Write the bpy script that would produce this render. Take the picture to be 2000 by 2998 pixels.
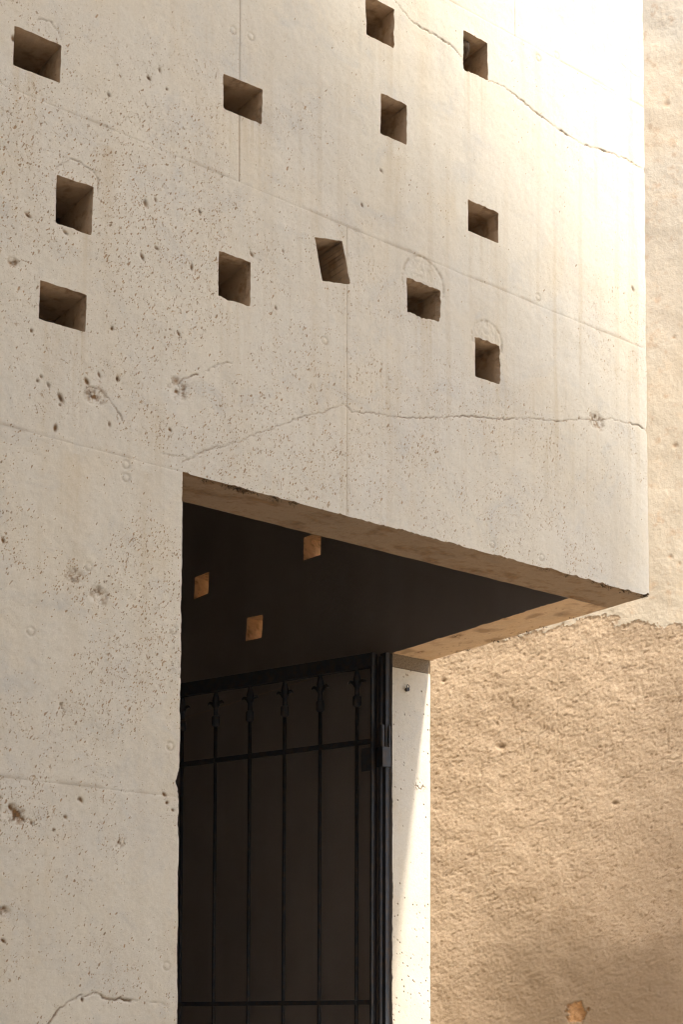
import bpy, bmesh, math, random
import numpy as np
from mathutils import Vector, Matrix

sc = bpy.context.scene
col = sc.collection
for o in list(bpy.data.objects):
    bpy.data.objects.remove(o)

# ------------------------------------------------------------------ camera
YAW, PITCH, ROLL = 0.6522, 0.0619, 0.0030
fwd = Vector((math.sin(YAW) * math.cos(PITCH), math.cos(YAW) * math.cos(PITCH), math.sin(PITCH)))
rgt = Vector((math.cos(YAW), -math.sin(YAW), 0))
upv = rgt.cross(fwd)
r2 = rgt * math.cos(ROLL) + upv * math.sin(ROLL)
u2 = -rgt * math.sin(ROLL) + upv * math.cos(ROLL)
cd = bpy.data.cameras.new('camera')
cam = bpy.data.objects.new('camera', cd)
col.objects.link(cam)
cd.sensor_fit = 'HORIZONTAL'
cd.sensor_width = 24.0
cd.lens = 24.0 * 4444.03 / 2000
cd.shift_y = (2748.97 - 1499) / 2000
cd.clip_start = 0.05
cd.clip_end = 2000
m = Matrix((r2, u2, -fwd)).transposed().to_4x4()
m.translation = Vector((-4.68227, -4.07504, 1.55))
cam.matrix_world = m
sc.camera = cam

# ------------------------------------------------------------------ light
SUN = Vector((0.14, -0.50, 1.0)).normalized()
world = bpy.data.worlds.new('World')
sc.world = world
world.use_nodes = True
wn = world.node_tree
wn.nodes.clear()
wo = wn.nodes.new('ShaderNodeOutputWorld')
bg = wn.nodes.new('ShaderNodeBackground')
sky = wn.nodes.new('ShaderNodeTexSky')
sky.sky_type = 'NISHITA'
sky.sun_disc = False
sky.sun_elevation = math.asin(SUN.z)
sky.sun_rotation = math.atan2(SUN.x, SUN.y)
sky.air_density = 1.0
sky.dust_density = 2.5
sky.ozone_density = 1.0
bg.inputs['Strength'].default_value = 0.15
wn.links.new(sky.outputs[0], bg.inputs[0])
wn.links.new(bg.outputs[0], wo.inputs[0])
sd = bpy.data.lights.new('sun', 'SUN')
sd.energy = 2.1
sd.angle = math.radians(3.2)
sd.color = (1.0, 0.965, 0.90)
sun = bpy.data.objects.new('sun', sd)
sun.rotation_euler = SUN.to_track_quat('Z', 'Y').to_euler()
sun.location = (2, -8, 22)
col.objects.link(sun)

sc.view_settings.view_transform = 'Standard'
sc.view_settings.look = 'None'
sc.view_settings.exposure = 2.27
sc.view_settings.gamma = 1.0
sc.view_settings.use_curve_mapping = False
sc.cycles.use_denoising = True
sc.cycles.max_bounces = 6
sc.cycles.diffuse_bounces = 5
sc.cycles.adaptive_threshold = 0.025
sc.cycles.use_fast_gi = False
sc.cycles.filter_width = 1.2

# ------------------------------------------------------------------ helpers
rng = np.random.default_rng(7)
random.seed(7)
ZB = 3.33          # level of the cantilever's underside
S1 = -2.216        # pier edge, left of the opening
TA = 0.2212        # facade thickness
TB = 0.2327        # side wall thickness
D = 1.3646         # depth where the side wall reaches the ground

def tag(o, label=None, cat=None, group=None, kind=None):
    if label: o['label'] = label
    if cat: o['category'] = cat
    if group: o['group'] = group
    if kind: o['kind'] = kind
    return o

def empty(name, loc=(0, 0, 0), rz=0.0):
    o = bpy.data.objects.new(name, None)
    o.location = loc
    o.rotation_euler = (0, 0, rz)
    o.empty_display_size = 0.2
    col.objects.link(o)
    return o

def link(name, me, mats=(), parent=None):
    for mt in mats: me.materials.append(mt)
    o = bpy.data.objects.new(name, me)
    col.objects.link(o)
    if parent: o.parent = parent
    return o

def vnoise(x, y, seed=0):
    x = np.asarray(x, dtype=np.float64); y = np.asarray(y, dtype=np.float64)
    xi = np.floor(x); yi = np.floor(y)
    fx = x - xi; fy = y - yi
    xi = xi.astype(np.int64); yi = yi.astype(np.int64)
    fx = fx * fx * fx * (fx * (fx * 6 - 15) + 10); fy = fy * fy * fy * (fy * (fy * 6 - 15) + 10)
    def hsh(a, b):
        h = (a * 374761393 + b * 668265263 + seed * 1442695041) & 0xFFFFFFFF
        h = ((h ^ (h >> 13)) * 1274126177) & 0xFFFFFFFF
        h = ((h ^ (h >> 16)) * 2246822519) & 0xFFFFFFFF
        return ((h ^ (h >> 15)) & 0xFFFFFF) / float(0xFFFFFF)
    a = hsh(xi, yi); b = hsh(xi + 1, yi); c = hsh(xi, yi + 1); d = hsh(xi + 1, yi + 1)
    return (a + (b - a) * fx) + ((c + (d - c) * fx) - (a + (b - a) * fx)) * fy

def fbm(x, y, seed=0, octv=4, gain=0.5):
    t = 0; amp = 1; tot = 0
    for k in range(octv):
        t = t + amp * vnoise(x * 2 ** k + 17.3 * k, y * 2 ** k - 9.1 * k, seed + k * 31)
        tot += amp; amp *= gain
    return t / tot          # 0..1

def lines(*segs):
    """segs: (start, end, step) pieces joined end to end"""
    out = []
    for a, b, st in segs:
        n = max(1, int(round((b - a) / st)))
        v = np.linspace(a, b, n + 1)
        out.append(v[:-1])
    out.append(np.array([segs[-1][1]]))
    return np.concatenate(out)

def rough_poly(poly, amp, seed, step=0.004):
    """outline with ragged edges; amp: one value per edge"""
    pts = []
    n = len(poly)
    cx = sum(p[0] for p in poly) / n; cy = sum(p[1] for p in poly) / n
    for k in range(n):
        p = np.array(poly[k]); q = np.array(poly[(k + 1) % n])
        L = np.linalg.norm(q - p); c = max(2, int(L / step))
        t = np.arange(c) / c
        d = (q - p) / L; nr = np.array([d[1], -d[0]])
        if nr @ ((p + q) / 2 - np.array([cx, cy])) < 0: nr = -nr
        off = (fbm(t * L * 45, t * 0 + k * 3.7, seed, 3, 0.6) - 0.35) * amp[k] * 2.0 * np.minimum(1, np.minimum(t, 1 - t) * 12 + 0.15)
        pts.append(p + np.outer(t, q - p) + np.outer(off, nr))
    return np.concatenate(pts)

def in_poly(px, py, P):
    ins = np.zeros(px.shape, bool)
    x0, y0 = P[:, 0], P[:, 1]
    x1, y1 = np.roll(x0, -1), np.roll(y0, -1)
    for a, b, c, d in zip(x0, y0, x1, y1):
        if b == d: continue
        cr = ((b > py) != (d > py)) & (px < (c - a) * (py - b) / (d - b) + a)
        ins ^= cr
    return ins

def snap(px, py, P):
    a = P; b = np.roll(P, -1, 0)
    best = np.full(len(px), 1e9); bx = px.copy(); by = py.copy()
    for k in range(len(a)):
        dx, dy = b[k] - a[k]
        L = dx * dx + dy * dy + 1e-12
        t = np.clip(((px - a[k, 0]) * dx + (py - a[k, 1]) * dy) / L, 0, 1)
        qx = a[k, 0] + t * dx; qy = a[k, 1] + t * dy
        d = (px - qx) ** 2 + (py - qy) ** 2
        w = d < best
        best = np.where(w, d, best); bx = np.where(w, qx, bx); by = np.where(w, qy, by)
    return bx, by

def mesh_np(name, V, F, mat_idx=None, smooth=None, attrs=None):
    me = bpy.data.meshes.new(name)
    nf = len(F)
    me.vertices.add(len(V)); me.loops.add(nf * 4); me.polygons.add(nf)
    me.vertices.foreach_set('co', np.ascontiguousarray(V, dtype=np.float32).ravel())
    me.loops.foreach_set('vertex_index', np.ascontiguousarray(F, dtype=np.int32).ravel())
    me.polygons.foreach_set('loop_start', (np.arange(nf) * 4).astype(np.int32))
    me.polygons.foreach_set('loop_total', np.full(nf, 4, np.int32))
    if mat_idx is not None: me.polygons.foreach_set('material_index', mat_idx.astype(np.int32))
    if smooth is not None: me.polygons.foreach_set('use_smooth', smooth.astype(bool))
    me.update(calc_edges=True)
    for k, v in (attrs or {}).items():
        at = me.attributes.new(k, 'FLOAT', 'POINT')
        at.data.foreach_set('value', np.ascontiguousarray(v, dtype=np.float32))
    me.validate()
    return me

def relief_panels(frame, A_, B_, pid, H, dA, dB, dirt, thick, ksteps, offs, skirt_fn, attrs=None, joint=0.02, hole_k=-1, back=None):
    """one mesh per panel id from a shared relief grid: front skin + sides running back to the wall's thickness"""
    o, ex, ez, en = [np.array(v, float) for v in frame]
    na, nb = len(A_), len(B_)
    ga, gb = np.meshgrid(A_, B_, indexing='ij')
    PA = ga + dA; PB = gb + dB
    QA, QB = (ga + back[0], gb + back[1]) if back else (ga, gb)
    vid = np.arange(na * nb).reshape(na, nb)
    pad = np.full((na + 1, nb + 1), -1, int); pad[1:-1, 1:-1] = pid
    out = {}
    for p in [q for q in np.unique(pid) if q >= 0]:
        ci, cj = np.nonzero(pid == p)
        F = np.stack([vid[ci, cj], vid[ci + 1, cj], vid[ci + 1, cj + 1], vid[ci, cj + 1]], 1)
        used, inv = np.unique(F, return_inverse=True)
        F = inv.reshape(F.shape)
        pa, pb, ph = PA.ravel()[used], PB.ravel()[used], H.ravel()[used] + offs[p]
        V = o + np.outer(pa, ex) + np.outer(pb, ez) + np.outer(ph, en)
        VS = [V]; FS = [F]; DS = [dirt.ravel()[used]]; SM = [np.ones(len(F), bool)]; MI = [np.zeros(len(F), int)]
        EX = {k: [v.ravel()[used]] for k, v in (attrs or {}).items()}
        base = len(V)
        for kind, (di, dj), (i0, j0), (i1, j1) in (
                ('bottom', (0, -1), (0, 0), (1, 0)), ('right', (1, 0), (1, 0), (1, 1)),
                ('top', (0, 1), (1, 1), (0, 1)), ('left', (-1, 0), (0, 1), (0, 0))):
            nbp = pad[ci + 1 + di, cj + 1 + dj]
            for full in (True, False):
                sel = (nbp == -1) if full else ((nbp >= 0) & (nbp != p))
                if not sel.any(): continue
                a, b = ci[sel], cj[sel]
                K = ksteps(kind, A_[a + i0], B_[b + j0]) if full else np.ones(len(a), int)
                for kk in np.unique(K):
                    s2 = K == kk
                    ia, ja, ib, jb = a[s2] + i0, b[s2] + j0, a[s2] + i1, b[s2] + j1
                    n = len(ia)
                    tt = np.linspace(0, 1, kk + 1)
                    def ring(i, j):
                        h0 = H[i, j] + offs[p]
                        end = -thick if full else np.minimum(-joint, h0 - 0.004)
                        hh = h0[:, None] + (end - h0)[:, None] * tt[None, :] if not np.isscalar(end) else h0[:, None] + (end - h0[:, None]) * tt[None, :]
                        qa = np.repeat(PA[i, j][:, None], kk + 1, 1); qb = np.repeat(PB[i, j][:, None], kk + 1, 1)
                        if full:
                            wq = np.clip(tt * thick / 0.025, 0, 1)[None, :]
                            qa = qa * (1 - wq) + QA[i, j][:, None] * wq; qb = qb * (1 - wq) + QB[i, j][:, None] * wq
                            disp, dd = skirt_fn(kind, qa, qb, -hh)
                            w = np.minimum(1, tt * kk)[None, :] * disp
                            if kind == 'bottom': qb = qb - w
                            if kind == 'top': qb = qb + w
                            if kind == 'right': qa = qa + w
                            if kind == 'left': qa = qa - w
                        else:
                            dd = 0.25 + 0 * qa
                        P = o + qa[..., None] * ex + qb[..., None] * ez + hh[..., None] * en
                        return P, dd
                    P0, d0 = ring(ia, ja); P1, d1 = ring(ib, jb)
                    # strips of joined edges would share verts; kept per edge
                    VV = np.stack([P0, P1], 1).reshape(-1, 3)
                    q = np.arange(n)[:, None] * (2 * (kk + 1)) + np.arange(kk)[None, :]
                    f = np.stack([q + kk + 1, q, q + 1, q + kk + 2], -1).reshape(-1, 4)
                    VS.append(VV); FS.append(f + base); base += len(VV)
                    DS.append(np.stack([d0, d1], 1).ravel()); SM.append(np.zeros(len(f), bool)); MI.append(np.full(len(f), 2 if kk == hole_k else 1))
                    for k in EX: EX[k].append(np.zeros(len(VV)))
        at = {'dirt': np.concatenate(DS)}
        for k in EX: at[k] = np.concatenate(EX[k])
        out[p] = mesh_np('panel', np.concatenate(VS), np.concatenate(FS), np.concatenate(MI), np.concatenate(SM), at)
    return out

def sheet_with_holes(frame, a_cuts, b_cuts, solid, h):
    """flat sheet of rectangles between cut lines; solid(a,b) tells which cells exist; faces -en"""
    o, ex, ez, en = [np.array(v, float) for v in frame]
    a = np.unique(np.round(a_cuts, 5)); b = np.unique(np.round(b_cuts, 5))
    V = [o + ex * x + ez * y + en * h for x in a for y in b]
    F = []
    for i in range(len(a) - 1):
        for j in range(len(b) - 1):
            if solid((a[i] + a[i + 1]) / 2, (b[j] + b[j + 1]) / 2):
                n = len(b)
                F.append((i * n + j, i * n + j + 1, (i + 1) * n + j + 1, (i + 1) * n + j))
    return mesh_np('sheet', np.array(V), np.array(F), None, None, {'dirt': np.zeros(len(V))})

class MB:
    """collects boxes / tubes / lathes into one mesh"""
    def __init__(s): s.bm = bmesh.new()
    def box(s, x0, x1, y0, y1, z0, z1, bev=0.0):
        r = bmesh.ops.create_cube(s.bm, size=1)
        for v in r['verts']:
            v.co = Vector(((x0 + x1) / 2 + v.co.x * (x1 - x0), (y0 + y1) / 2 + v.co.y * (y1 - y0), (z0 + z1) / 2 + v.co.z * (z1 - z0)))
        if bev:
            es = list({e for v in r['verts'] for e in v.link_edges})
            bmesh.ops.bevel(s.bm, geom=es, offset=bev, segments=2, affect='EDGES', profile=0.6)
        return s
    def tube(s, pts, rad, n=8, cap=True):
        rings = []
        for k, p in enumerate(pts):
            p = Vector(p)
            d = (Vector(pts[min(k + 1, len(pts) - 1)]) - Vector(pts[max(k - 1, 0)])).normalized()
            ux = d.orthogonal().normalized() if abs(d.z) < 0.9 else Vector((1, 0, 0))
            ux = (ux - d * ux.dot(d)).normalized(); uy = d.cross(ux)
            r = rad[k] if hasattr(rad, '__len__') else rad
            rings.append([s.bm.verts.new(p + (ux * math.cos(2 * math.pi * i / n) + uy * math.sin(2 * math.pi * i / n)) * r) for i in range(n)])
        for a, b in zip(rings, rings[1:]):
            for i in range(n):
                s.bm.faces.new((a[i], a[(i + 1) % n], b[(i + 1) % n], b[i]))
        if cap:
            s.bm.faces.new(list(reversed(rings[0]))); s.bm.faces.new(rings[-1])
        return s
    def mesh(s, name, smooth=False):
        bmesh.ops.recalc_face_normals(s.bm, faces=s.bm.faces)
        me = bpy.data.meshes.new(name)
        s.bm.to_mesh(me); s.bm.free()
        if smooth:
            for p in me.polygons: p.use_smooth = True
        return me
    def build(s, name, mat, parent=None, smooth=False):
        return link(name, s.mesh(name, smooth), (mat,), parent)

# ------------------------------------------------------------------ materials
class NT:
    def __init__(s, name):
        s.m = bpy.data.materials.new(name); s.m.use_nodes = True
        s.t = s.m.node_tree; s.t.nodes.clear()
        s.out = s.n('ShaderNodeOutputMaterial'); s.b = s.n('ShaderNodeBsdfPrincipled')
        s.l(s.b.outputs[0], s.out.inputs[0])
        s.pos = s.n('ShaderNodeNewGeometry').outputs['Position']
    def n(s, t): return s.t.nodes.new(t)
    def l(s, a, b): s.t.links.new(a, b)
    def setin(s, sock, v):
        if hasattr(v, 'is_linked') or isinstance(v, bpy.types.NodeSocket): s.l(v, sock)
        else: sock.default_value = v
    def noise(s, scale, detail=4, rough=0.55, vec=None, stretch=None, dist=0.0):
        nd = s.n('ShaderNodeTexNoise'); nd.inputs['Scale'].default_value = scale
        nd.inputs['Detail'].default_value = detail; nd.inputs['Roughness'].default_value = rough
        nd.inputs['Distortion'].default_value = dist
        v = vec or s.pos
        if stretch:
            mp = s.n('ShaderNodeMapping'); mp.inputs['Scale'].default_value = stretch; s.l(v, mp.inputs[0]); v = mp.outputs[0]
        s.l(v, nd.inputs['Vector'])
        return nd.outputs['Fac']
    def voro(s, scale, feature='F1'):
        nd = s.n('ShaderNodeTexVoronoi'); nd.feature = feature; nd.inputs['Scale'].default_value = scale
        s.l(s.pos, nd.inputs['Vector'])
        return nd.outputs['Distance']
    def map(s, v, a, b, c=0.0, d=1.0):
        nd = s.n('ShaderNodeMapRange'); s.setin(nd.inputs['Value'], v)
        for k, x in zip(('From Min', 'From Max', 'To Min', 'To Max'), (a, b, c, d)): nd.inputs[k].default_value = x
        return nd.outputs[0]
    def math(s, op, a, b=0.0):
        nd = s.n('ShaderNodeMath'); nd.operation = op
        s.setin(nd.inputs[0], a); s.setin(nd.inputs[1], b)
        return nd.outputs[0]
    def mix(s, f, a, b, blend='MIX'):
        nd = s.n('ShaderNodeMix'); nd.data_type = 'RGBA'; nd.blend_type = blend
        s.setin(nd.inputs[0], f)
        for sk, v in ((nd.inputs[6], a), (nd.inputs[7], b)):
            if isinstance(v, tuple): sk.default_value = (*v, 1)
            else: s.l(v, sk)
        return nd.outputs[2]
    def attr(s, name):
        nd = s.n('ShaderNodeAttribute'); nd.attribute_name = name
        return nd.outputs['Fac']
    def bump(s, h, strength, dist, prev=None):
        nd = s.n('ShaderNodeBump'); nd.inputs['Strength'].default_value = strength; nd.inputs['Distance'].default_value = dist
        s.l(h, nd.inputs['Height'])
        if prev: s.l(prev, nd.inputs['Normal'])
        return nd.outputs[0]
    def fin(s, colr, rough=0.9, normal=None, spec=0.25, metal=0.0):
        s.setin(s.b.inputs['Base Color'], (*colr, 1) if isinstance(colr, tuple) else colr)
        s.setin(s.b.inputs['Roughness'], rough)
        s.b.inputs['Specular IOR Level'].default_value = spec
        s.b.inputs['Metallic'].default_value = metal
        if normal: s.l(normal, s.b.inputs['Normal'])
        return s.m

def concrete_mat(name, c1, c2, c3, pits=1.0, streaks=0.10):
    k = NT(name)
    base = k.mix(k.map(k.noise(1.1, 5, 0.6), 0.35, 0.65), c1, c2)
    base = k.mix(k.map(k.noise(2.3, 6, 0.65, stretch=(1, 1, 0.7), dist=0.6), 0.5, 0.72, 0, 0.85), base, c3)
    grey = k.map(k.noise(5.5, 6, 0.7, dist=0.8), 0.52, 0.72, 0, 0.7)
    base = k.mix(grey, base, tuple(v * f for v, f in zip(c2, (0.84, 0.87, 0.92))))
    st = k.map(k.noise(1.0, 5, 0.6, stretch=(26, 26, 0.9)), 0.5, 0.75, 0, streaks)
    base = k.mix(st, base, tuple(v * f for v, f in zip(c3, (0.82, 0.74, 0.60))))
    ye = k.map(k.noise(3.1, 5, 0.7, stretch=(2.5, 2.5, 0.6)), 0.60, 0.78, 0, 0.35)
    base = k.mix(ye, base, tuple(v * f for v, f in zip(c3, (0.90, 0.80, 0.62))))
    base = k.mix(k.attr('stain'), base, tuple(v * f for v, f in zip(c3, (0.74, 0.66, 0.54))))
    fine = k.noise(330, 3, 0.7)
    base = k.mix(k.map(fine, 0.3, 0.7, 0.0, 0.20), base, (0.30, 0.25, 0.19))
    med = k.noise(75, 4, 0.75)
    base = k.mix(k.map(med, 0.5, 0.78, 0.0, 0.34), base, tuple(v * f for v, f in zip(c3, (0.62, 0.56, 0.48))))
    base = k.mix(k.map(k.noise(42, 5, 0.75), 0.55, 0.8, 0.0, 0.4), base, tuple(min(0.85, v * 1.16) for v in c1))
    # air holes: two sizes of slanted cells, as many as the 'pore' field says
    pore = k.math('ADD', k.attr('pore'), 0.008 * pits)
    mp = k.n('ShaderNodeMapping'); mp.vector_type = 'POINT'
    mp.inputs['Rotation'].default_value = (0, math.radians(-32), 0)
    wob = k.n('ShaderNodeVectorMath'); wob.operation = 'MULTIPLY_ADD'
    nz = k.n('ShaderNodeTexNoise'); nz.inputs['Scale'].default_value = 55; nz.inputs['Detail'].default_value = 3; k.l(k.pos, nz.inputs['Vector'])
    k.l(nz.outputs['Color'], wob.inputs[0]); wob.inputs[1].default_value = (0.012, 0.012, 0.012); k.l(k.pos, wob.inputs[2])
    k.l(wob.outputs[0], mp.inputs[0])
    masks = None
    for sc_, zst, r0, r1, gain in ((76, 0.34, 0.06, 0.27, 0.22), (130, 0.40, 0.08, 0.34, 1.0), (205, 0.50, 0.13, 0.40, 2.2)):
        sm = k.n('ShaderNodeMapping'); sm.inputs['Scale'].default_value = (1, 0.25, zst); k.l(mp.outputs[0], sm.inputs[0])
        vo = k.n('ShaderNodeTexVoronoi'); vo.inputs['Scale'].default_value = sc_; k.l(sm.outputs[0], vo.inputs['Vector'])
        sep = k.n('ShaderNodeSeparateColor'); k.l(vo.outputs['Color'], sep.inputs[0])
        on = k.math('LESS_THAN', sep.outputs[0], k.math('MULTIPLY', pore, gain))
        rad = k.map(k.math('POWER', sep.outputs[1], 2.4), 0, 1, r0, r1)
        q = k.math('DIVIDE', vo.outputs['Distance'], rad)
        mk = k.math('MULTIPLY', k.map(q, 0.75, 1.05, 1.0, 0.0), on)
        masks = mk if masks is None else k.math('MAXIMUM', masks, mk)
    en_ = k.noise(70, 5, 0.78, stretch=(1.25, 1, 0.8), dist=0.5)
    er = k.map(k.math('SUBTRACT', en_, k.math('SUBTRACT', 0.735, k.math('MULTIPLY', pore, 0.178))), 0.0, 0.05)
    masks = k.math('MAXIMUM', masks, k.math('MULTIPLY', er, 0.85))
    pcol = k.mix(k.map(k.noise(35, 3, 0.6), 0.35, 0.68), (0.38, 0.25, 0.135), (0.22, 0.148, 0.085))
    base = k.mix(k.math('MULTIPLY', masks, 0.92), base, pcol)
    dirt = k.attr('dirt')
    dcol = k.mix(k.map(k.noise(60, 3, 0.6), 0.3, 0.7), (0.26, 0.135, 0.05), (0.10, 0.062, 0.034))
    base = k.mix(k.map(dirt, 0.02, 0.75, 0, 1.0), base, dcol)
    h = k.math('ADD', k.math('MULTIPLY', fine, 0.4), k.math('MULTIPLY', med, 1.0))
    h = k.math('SUBTRACT', h, k.math('MULTIPLY', masks, 1.5))
    nrm = k.bump(h, 0.5, 0.0022)
    return k.fin(base, 0.92, nrm, 0.15)

M = {}
M['concrete'] = concrete_mat('pale_concrete', (0.64, 0.572, 0.445), (0.59, 0.54, 0.445), (0.63, 0.54, 0.395))
M['concrete_bounce'] = concrete_mat('bounce_tinted_concrete', (0.62, 0.425, 0.25), (0.57, 0.40, 0.245), (0.59, 0.38, 0.20), 0.6)  # warm bounce light painted into the side wall's underside
M['jamb'] = concrete_mat('bounce_tinted_jamb', (0.84, 0.62, 0.38), (0.80, 0.58, 0.36), (0.82, 0.55, 0.30), 0.3)  # brighter ochre paints the bounce glow inside the side wall's holes
M['recess'] = concrete_mat('shade_browned_recess', (0.50, 0.36, 0.225), (0.45, 0.335, 0.22), (0.47, 0.325, 0.19), 0.6)  # shade inside the facade's holes painted as a browner tone
M['concrete_shaded'] = concrete_mat('shade_browned_concrete', (0.30, 0.205, 0.125), (0.265, 0.19, 0.12), (0.28, 0.185, 0.105), 0.6)  # shade under the overhang painted as darker, browner concrete

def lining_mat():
    k = NT('shade_toned_lining')  # room's shade painted in: inner faces toned darker than the concrete
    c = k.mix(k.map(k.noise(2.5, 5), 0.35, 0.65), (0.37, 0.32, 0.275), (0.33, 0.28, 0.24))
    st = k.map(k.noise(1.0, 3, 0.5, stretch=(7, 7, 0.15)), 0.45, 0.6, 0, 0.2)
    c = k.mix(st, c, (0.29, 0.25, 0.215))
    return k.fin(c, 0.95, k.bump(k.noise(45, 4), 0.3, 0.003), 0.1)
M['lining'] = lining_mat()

def mortar_mat():
    k = NT('coarse_mortar')
    c = k.mix(k.map(k.noise(160, 4, 0.7), 0.35, 0.65), (0.27, 0.21, 0.14), (0.14, 0.105, 0.07))
    return k.fin(c, 0.97, k.bump(k.noise(130, 4, 0.7), 0.9, 0.004), 0.1)
M['mortar'] = mortar_mat()

def render_mat():
    k = NT('rough_tan_render')
    c = k.mix(k.map(k.noise(1.6, 5, 0.6), 0.3, 0.7), (0.43, 0.325, 0.215), (0.37, 0.275, 0.18))
    c = k.mix(k.map(k.noise(4.2, 6, 0.7, dist=0.7), 0.5, 0.72, 0, 0.7), c, (0.43, 0.32, 0.21))
    c = k.mix(k.map(k.noise(38, 4, 0.7), 0.45, 0.75, 0, 0.5), c, (0.55, 0.44, 0.31))
    c = k.mix(k.map(k.noise(170, 3, 0.7), 0.4, 0.75, 0, 0.45), c, (0.30, 0.20, 0.11))
    c = k.mix(k.map(k.noise(95, 4, 0.8, stretch=(1, 1, 1.5)), 0.50, 0.64, 0, 0.75), c, (0.27, 0.185, 0.11))
    c = k.mix(k.map(k.noise(9, 6, 0.75, dist=1.0), 0.55, 0.75, 0, 0.35), c, (0.57, 0.465, 0.34))
    c = k.mix(k.attr('dirt'), c, (0.16, 0.10, 0.055))
    c = k.mix(k.attr('damp_shade'), c, (0.235, 0.17, 0.108))
    c = k.mix(k.attr('chip'), c, k.mix(k.map(k.noise(45, 4, 0.7), 0.35, 0.65), (0.50, 0.29, 0.135), (0.33, 0.19, 0.095)))
    h = k.math('ADD', k.noise(120, 5, 0.7), k.math('MULTIPLY', k.noise(320, 3, 0.7), 0.4))
    return k.fin(c, 0.96, k.bump(h, 0.4, 0.004), 0.1)
M['render'] = render_mat()

def cream_mat():
    k = NT('cream_lime_coat')
    c = k.mix(k.map(k.noise(1.0, 5, 0.6), 0.35, 0.65), (0.475, 0.41, 0.31), (0.41, 0.345, 0.255))
    c = k.mix(k.map(k.noise(6.5, 6, 0.7, dist=0.6), 0.55, 0.75, 0, 0.6), c, (0.53, 0.40, 0.26))
    c = k.mix(k.map(k.noise(60, 4, 0.7), 0.5, 0.8, 0, 0.3), c, (0.52, 0.40, 0.27))
    c = k.mix(k.attr('damp_shade'), c, (0.52, 0.385, 0.235))
    c = k.mix(k.attr('dirt'), c, (0.33, 0.18, 0.08))
    return k.fin(c, 0.93, k.bump(k.noise(55, 5, 0.65), 0.5, 0.005), 0.15)
M['cream'] = cream_mat()

def iron_mat():
    k = NT('black_painted_iron')
    c = k.mix(k.map(k.noise(30, 4), 0.45, 0.7), (0.036, 0.038, 0.041), (0.07, 0.05, 0.036))
    return k.fin(c, k.map(k.noise(60, 3), 0.3, 0.7, 0.6, 0.85), k.bump(k.noise(150, 3), 0.25, 0.001), 0.4)
M['iron'] = iron_mat()

def plain(name, c, c2, scale, rough=0.9, bump=0.3, dist=0.004):
    k = NT(name)
    return k.fin(k.mix(k.map(k.noise(scale, 5), 0.35, 0.65), c, c2), rough, k.bump(k.noise(scale * 6, 4), bump, dist), 0.2)
M['paving'] = plain('worn_sandstone_paving', (0.48, 0.415, 0.325), (0.42, 0.36, 0.28), 3.0)
M['ochre'] = plain('ochre_house_plaster', (0.62, 0.57, 0.49), (0.56, 0.51, 0.435), 2.0)
M['roof'] = plain('weathered_clay_roof', (0.30, 0.15, 0.08), (0.24, 0.12, 0.07), 8.0)
M['moss'] = plain('dry_dark_moss', (0.07, 0.052, 0.034), (0.10, 0.07, 0.042), 60.0, 1.0)
M['mud'] = plain('dried_mud', (0.11, 0.075, 0.045), (0.06, 0.04, 0.026), 90.0, 1.0, 0.6)
M['straw'] = plain('dry_straw', (0.5, 0.4, 0.25), (0.4, 0.3, 0.18), 60.0)

# ------------------------------------------------------------------ ground
gm = bpy.data.meshes.new('street')
gm.from_pydata([(-150, -150, 0), (150, -150, 0), (150, 150, 0), (-150, 150, 0)], [], [(0, 1, 2, 3)])
tag(link('street', gm, (M['paving'],)), 'sandy stone street in front of the concrete building', 'street', kind='structure')

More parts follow.
